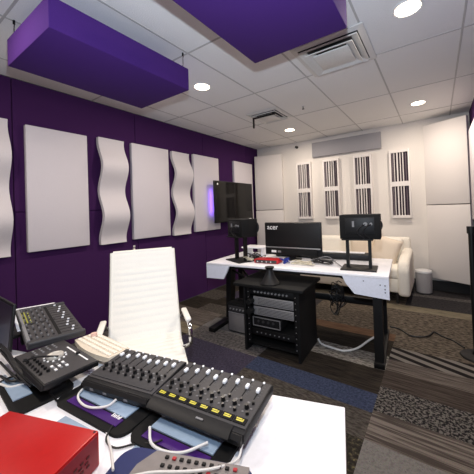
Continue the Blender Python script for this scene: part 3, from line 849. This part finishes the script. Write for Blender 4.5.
# screen at left edge
t = thing('tilted_screen', 'dark glossy screen leaning at the left edge beside the mixing console', 'screen', (1.32,-4.54,FZ), (0,0,-.02))
R_ = Euler((-.42,0,0)).to_matrix().to_4x4()
MB().box((0,.0,.115), (.54,.012,.205), bev=.004, rot=(-.10,0,0)).build('panel', M['black_plastic'], t)
MB().box((0,-.0068,.115-.001), (.52,.002,.185), rot=(-.10,0,0)).build('display_glass', M['screen'], t)
MB().box((0,.05,.008), (.16,.10,.014), bev=.003).build('foot', M['black_plastic'], t)
t = thing('power_adapter', 'white adapter block with a round black socket at the left edge', 'adapter', (1.39,-4.60,FZ), (0,0,.5))
MB().box((0,0,.045), (.07,.06,.088), bev=.006).build('case', M['sock'], t)
MB().cyl((.012,-.031,.055), .012, .008, n=16, axis='y').build('socket', M['black_plastic'], t)

# cream keyboard and papers
t = thing('computer_keyboard', 'cream computer keyboard with curved front edge behind the controllers', 'keyboard', (1.965,-4.355,FZ+.036), (0,0,-.02))
kw, kd = .29, .085
b = MB(); n = 16
P = [(-kw/2+kw*i/n, kd/2+.006*math.sin(PI*i/n)) for i in range(n+1)] + [(kw/2-kw*i/n, -kd/2-.018*math.sin(PI*i/n)) for i in range(n+1)]
b.prism(P, 0, .020); b.build('case', M['cream_key'], t)
for r0 in range(4):
    b = MB()
    for k in range(15): b.box((-kw/2+.02+k*(kw-.04)/14, -.03+.021*r0, .0225), (.014,.014,.006), bev=.002, seg=1)
    b.build('key_row', M['key_cap'], t)
MB().cyl((-.10,.018,.030), .013, .012, n=16).build('round_key', M['key_top'], t)
b = MB()
b.box((-.1,0,-.018), (.02,.06,.036)); b.box((.1,0,-.018), (.02,.06,.036)); b.build('feet', M['mid_grey'], t)
tag(MB().box((0,0,.002), (.28,.10,.004)).build('paper_sheet', M['paper'], loc=(1.93,-4.385,FZ), rot=(0,0,-.03)), 'white paper sheets under the cream keyboard', 'paper')
# red box
t = thing('red_metal_box', 'glossy bright red box at the bottom left corner of the picture', 'box', (2.473,-4.619,FZ), (0,0,.317))
MB().box((-.15,-.12,.0425), (.30,.24,.083), bev=.004).build('case', M['red'], t)
MB().box((.0005,-.12,.042), (.002,.225,.072)).build('side_panel', M['red_side'], t)
b = MB()
for r0 in range(3):
    for k in range(12): b.box((.002,-.035-.016*k-.004*(r0%2),.030+.010*r0), (.002,.008,.004))
b.build('vent_holes', M['red_dark'], t)
MB().cyl((-.006,-.008,.0845), .003, .002, n=10).build('screw', M['steel'], t)

# grey and navy device
t = thing('desktop_device', 'grey ribbed device with button rows and navy body at the bottom of the picture', 'audio controller', (2.70,-4.60,FZ), (0,0,.36))
b = MB(); P = []
for (sx, sy, a0) in ((1,1,0),(-1,1,PI/2),(-1,-1,PI),(1,-1,3*PI/2)):
    for k in range(7):
        a = a0+k*PI/12; P.append((sx*.125+.04*math.cos(a), sy*.055+.04*math.sin(a)))
b.prism(P, .003, .030); b.build('lower_case', M['navy'], t)
b = MB(); b.prism([(-.105+.03,.08),(.15,.08),(.155,-.07),(-.085,-.07),(-.105,-.02),(-.10,.04)], .030, .044); b.build('faceplate', M['dev_grey'], t)
b = MB()
for k in range(9): b.box((-.075+.018*k,-.018,.0445), (.006,.055,.002), rot=(0,0,-.35))
b.build('vent_slots', M['dev_slot'], t)
for r0 in range(2):
    for k in range(10):
        MB().box((-.04+.018*k, .066-.020*r0, .0465), (.009,.007,.004), bev=.001).build('button', M['red_mark' if (k*3+r0) % 8 == 3 else 'black_plastic'], t)
MB().box((-.09,-.05,.032), (.05,.02,.008), bev=.003).build('plug', M['white_metal'], t)

# cables on the near desk
def cable(label, pts, r, m, name='cable'):
    return tag(MB().tube(pts, r, n=8).build(name, m), label, 'cable')
Z0 = FZ
cable('white USB cable looping from the back of the middle controller over its stand', [(2.150,-4.50,.742),(2.177,-4.538,.740),(2.225,-4.55,.738),(2.276,-4.545,.740),(2.320,-4.520,.745),(2.333,-4.498,.757)], .0034, M['cable_white'])
cable('pale cable curving beneath the right-hand controller', [(2.500,-4.50,.742),(2.545,-4.528,.740),(2.593,-4.527,.740),(2.640,-4.505,.742),(2.680,-4.462,.752)], .0036, M['cable_white'])
cable('long white cable sweeping over the grey device up to the right end of the controller', [(2.600,-4.645,.772),(2.647,-4.603,.776),(2.712,-4.560,.776),(2.755,-4.517,.770),(2.765,-4.456,.745),(2.758,-4.425,.755)], .0030, M['cable_white'])
cable('thin white cable from behind the red box to the navy device', [(2.20,-4.535,.724),(2.30,-4.565,.724),(2.37,-4.555,.724),(2.43,-4.575,.726),(2.49,-4.60,.745),(2.556,-4.632,.760)], .0028, M['cable_white'])
cable('dark thin cable curling beside the red box to the grey device', [(2.395,-4.545,.735),(2.415,-4.574,.725),(2.463,-4.575,.725),(2.499,-4.537,.725),(2.54,-4.522,.732),(2.56,-4.505,.738)], .0024, M['cable_black'])
cable('black cable trailing from the jog-wheel unit onto the white desk', [(1.961, -4.599, 0.76), (2.024, -4.579, 0.745), (2.083, -4.577, 0.73), (2.143, -4.577, 0.725), (2.192, -4.568, 0.725)], .0032, M['cable_black'])
cable('pale cable running in from the left edge below the black cables', [(1.856, -4.653, 0.735), (1.91, -4.64, 0.735), (1.927, -4.612, 0.735), (1.942, -4.579, 0.74)], .004, M['cable_white'])
cable('thickest black cable sweeping from the left edge along the jog-wheel unit', [(1.647, -4.602, 0.8), (1.765, -4.607, 0.8), (1.877, -4.614, 0.785), (1.986, -4.606, 0.765), (2.053, -4.589, 0.75)], 0.007, M['cable_black'])
cable('second black cable from the left edge, just in front of the thickest one', [(1.676, -4.609, 0.79), (1.821, -4.616, 0.785), (1.925, -4.616, 0.765), (2.003, -4.606, 0.75)], 0.005, M['cable_black'])
cable('black cable looping at the left edge below the jog-wheel unit', [(1.747, -4.627, 0.77), (1.848, -4.624, 0.76), (1.923, -4.616, 0.75), (1.966, -4.6, 0.745), (1.97, -4.579, 0.745)], 0.004, M['cable_black'])
cable('black cable at the left edge lying just above the pale cable', [(1.802, -4.64, 0.74), (1.887, -4.634, 0.745), (1.911, -4.607, 0.745), (1.927, -4.577, 0.745)], 0.0045, M['cable_black'])

# ------------------------------------------------------------------ lights
def area(loc, size, power, color, rot=(0,0,0), shape='DISK', sy=None):
    L = bpy.data.lights.new('lamp', 'AREA'); L.shape = shape; L.size = size; L.energy = power; L.color = color
    if sy: L.size_y = sy
    o = bpy.data.objects.new('lamp_light', L); COL.objects.link(o); o.location = loc; o.rotation_euler = rot; return o
WARM = (1, .87, .74)
for x, y in ((1.21,-2.9),(1.21,-.88),(3.06,-2.9),(3.02,-.88),(1.21,-4.9),(3.06,-4.9)):
    area((x,y,H-.012), .14, 17, WARM)
# camera flash above the lens
L = bpy.data.lights.new('flash', 'SPOT'); L.energy = 135; L.color = (.74,.86,1); L.shadow_soft_size = .02
L.spot_size = math.radians(165); L.spot_blend = 1
o = bpy.data.objects.new('camera_flash', L); COL.objects.link(o); o.location = (3.16,-4.93,1.57)
o.rotation_euler = Vector((-.53,.80,.32)).to_track_quat('-Z','Y').to_euler()
# violet strip behind the television
area((.112,-1.56,1.46), .42, .45, (.30,.12,1), rot=(0,-PI/2-.5,0), shape='RECTANGLE', sy=.03)
bpy.data.objects['lamp_light.006'].rotation_euler = (0, PI/2, 0)
wd = bpy.data.worlds.new('world'); S.world = wd; wd.use_nodes = True
wd.node_tree.nodes['Background'].inputs[0].default_value = (.5,.5,.5,1); wd.node_tree.nodes['Background'].inputs[1].default_value = .1

# ------------------------------------------------------------------ camera
yaw, pitch, roll = .588, .013, -.036
cy, sy = math.cos(yaw), math.sin(yaw); cp, sp = math.cos(pitch), math.sin(pitch)
fw = Vector((-sy*cp, cy*cp, sp)); rt = Vector((cy, sy, 0)); up = rt.cross(fw)
r2 = rt*math.cos(roll)+up*math.sin(roll); u2 = -rt*math.sin(roll)+up*math.cos(roll)
cd = bpy.data.cameras.new('camera'); co = bpy.data.objects.new('camera', cd); COL.objects.link(co)
co.matrix_world = Matrix.Translation((3.173,-4.958,1.326)) @ Matrix((r2,u2,-fw)).transposed().to_4x4()
cd.sensor_width = 36; cd.lens = 274.2/474*36
cd.shift_x = -.0361; cd.shift_y = -.067
cd.clip_start = .02
S.camera = co
S.view_settings.view_transform = 'Standard'; S.view_settings.look = 'None'; S.view_settings.gamma = 1
S.view_settings.use_curve_mapping = False
S.view_settings.exposure = .13
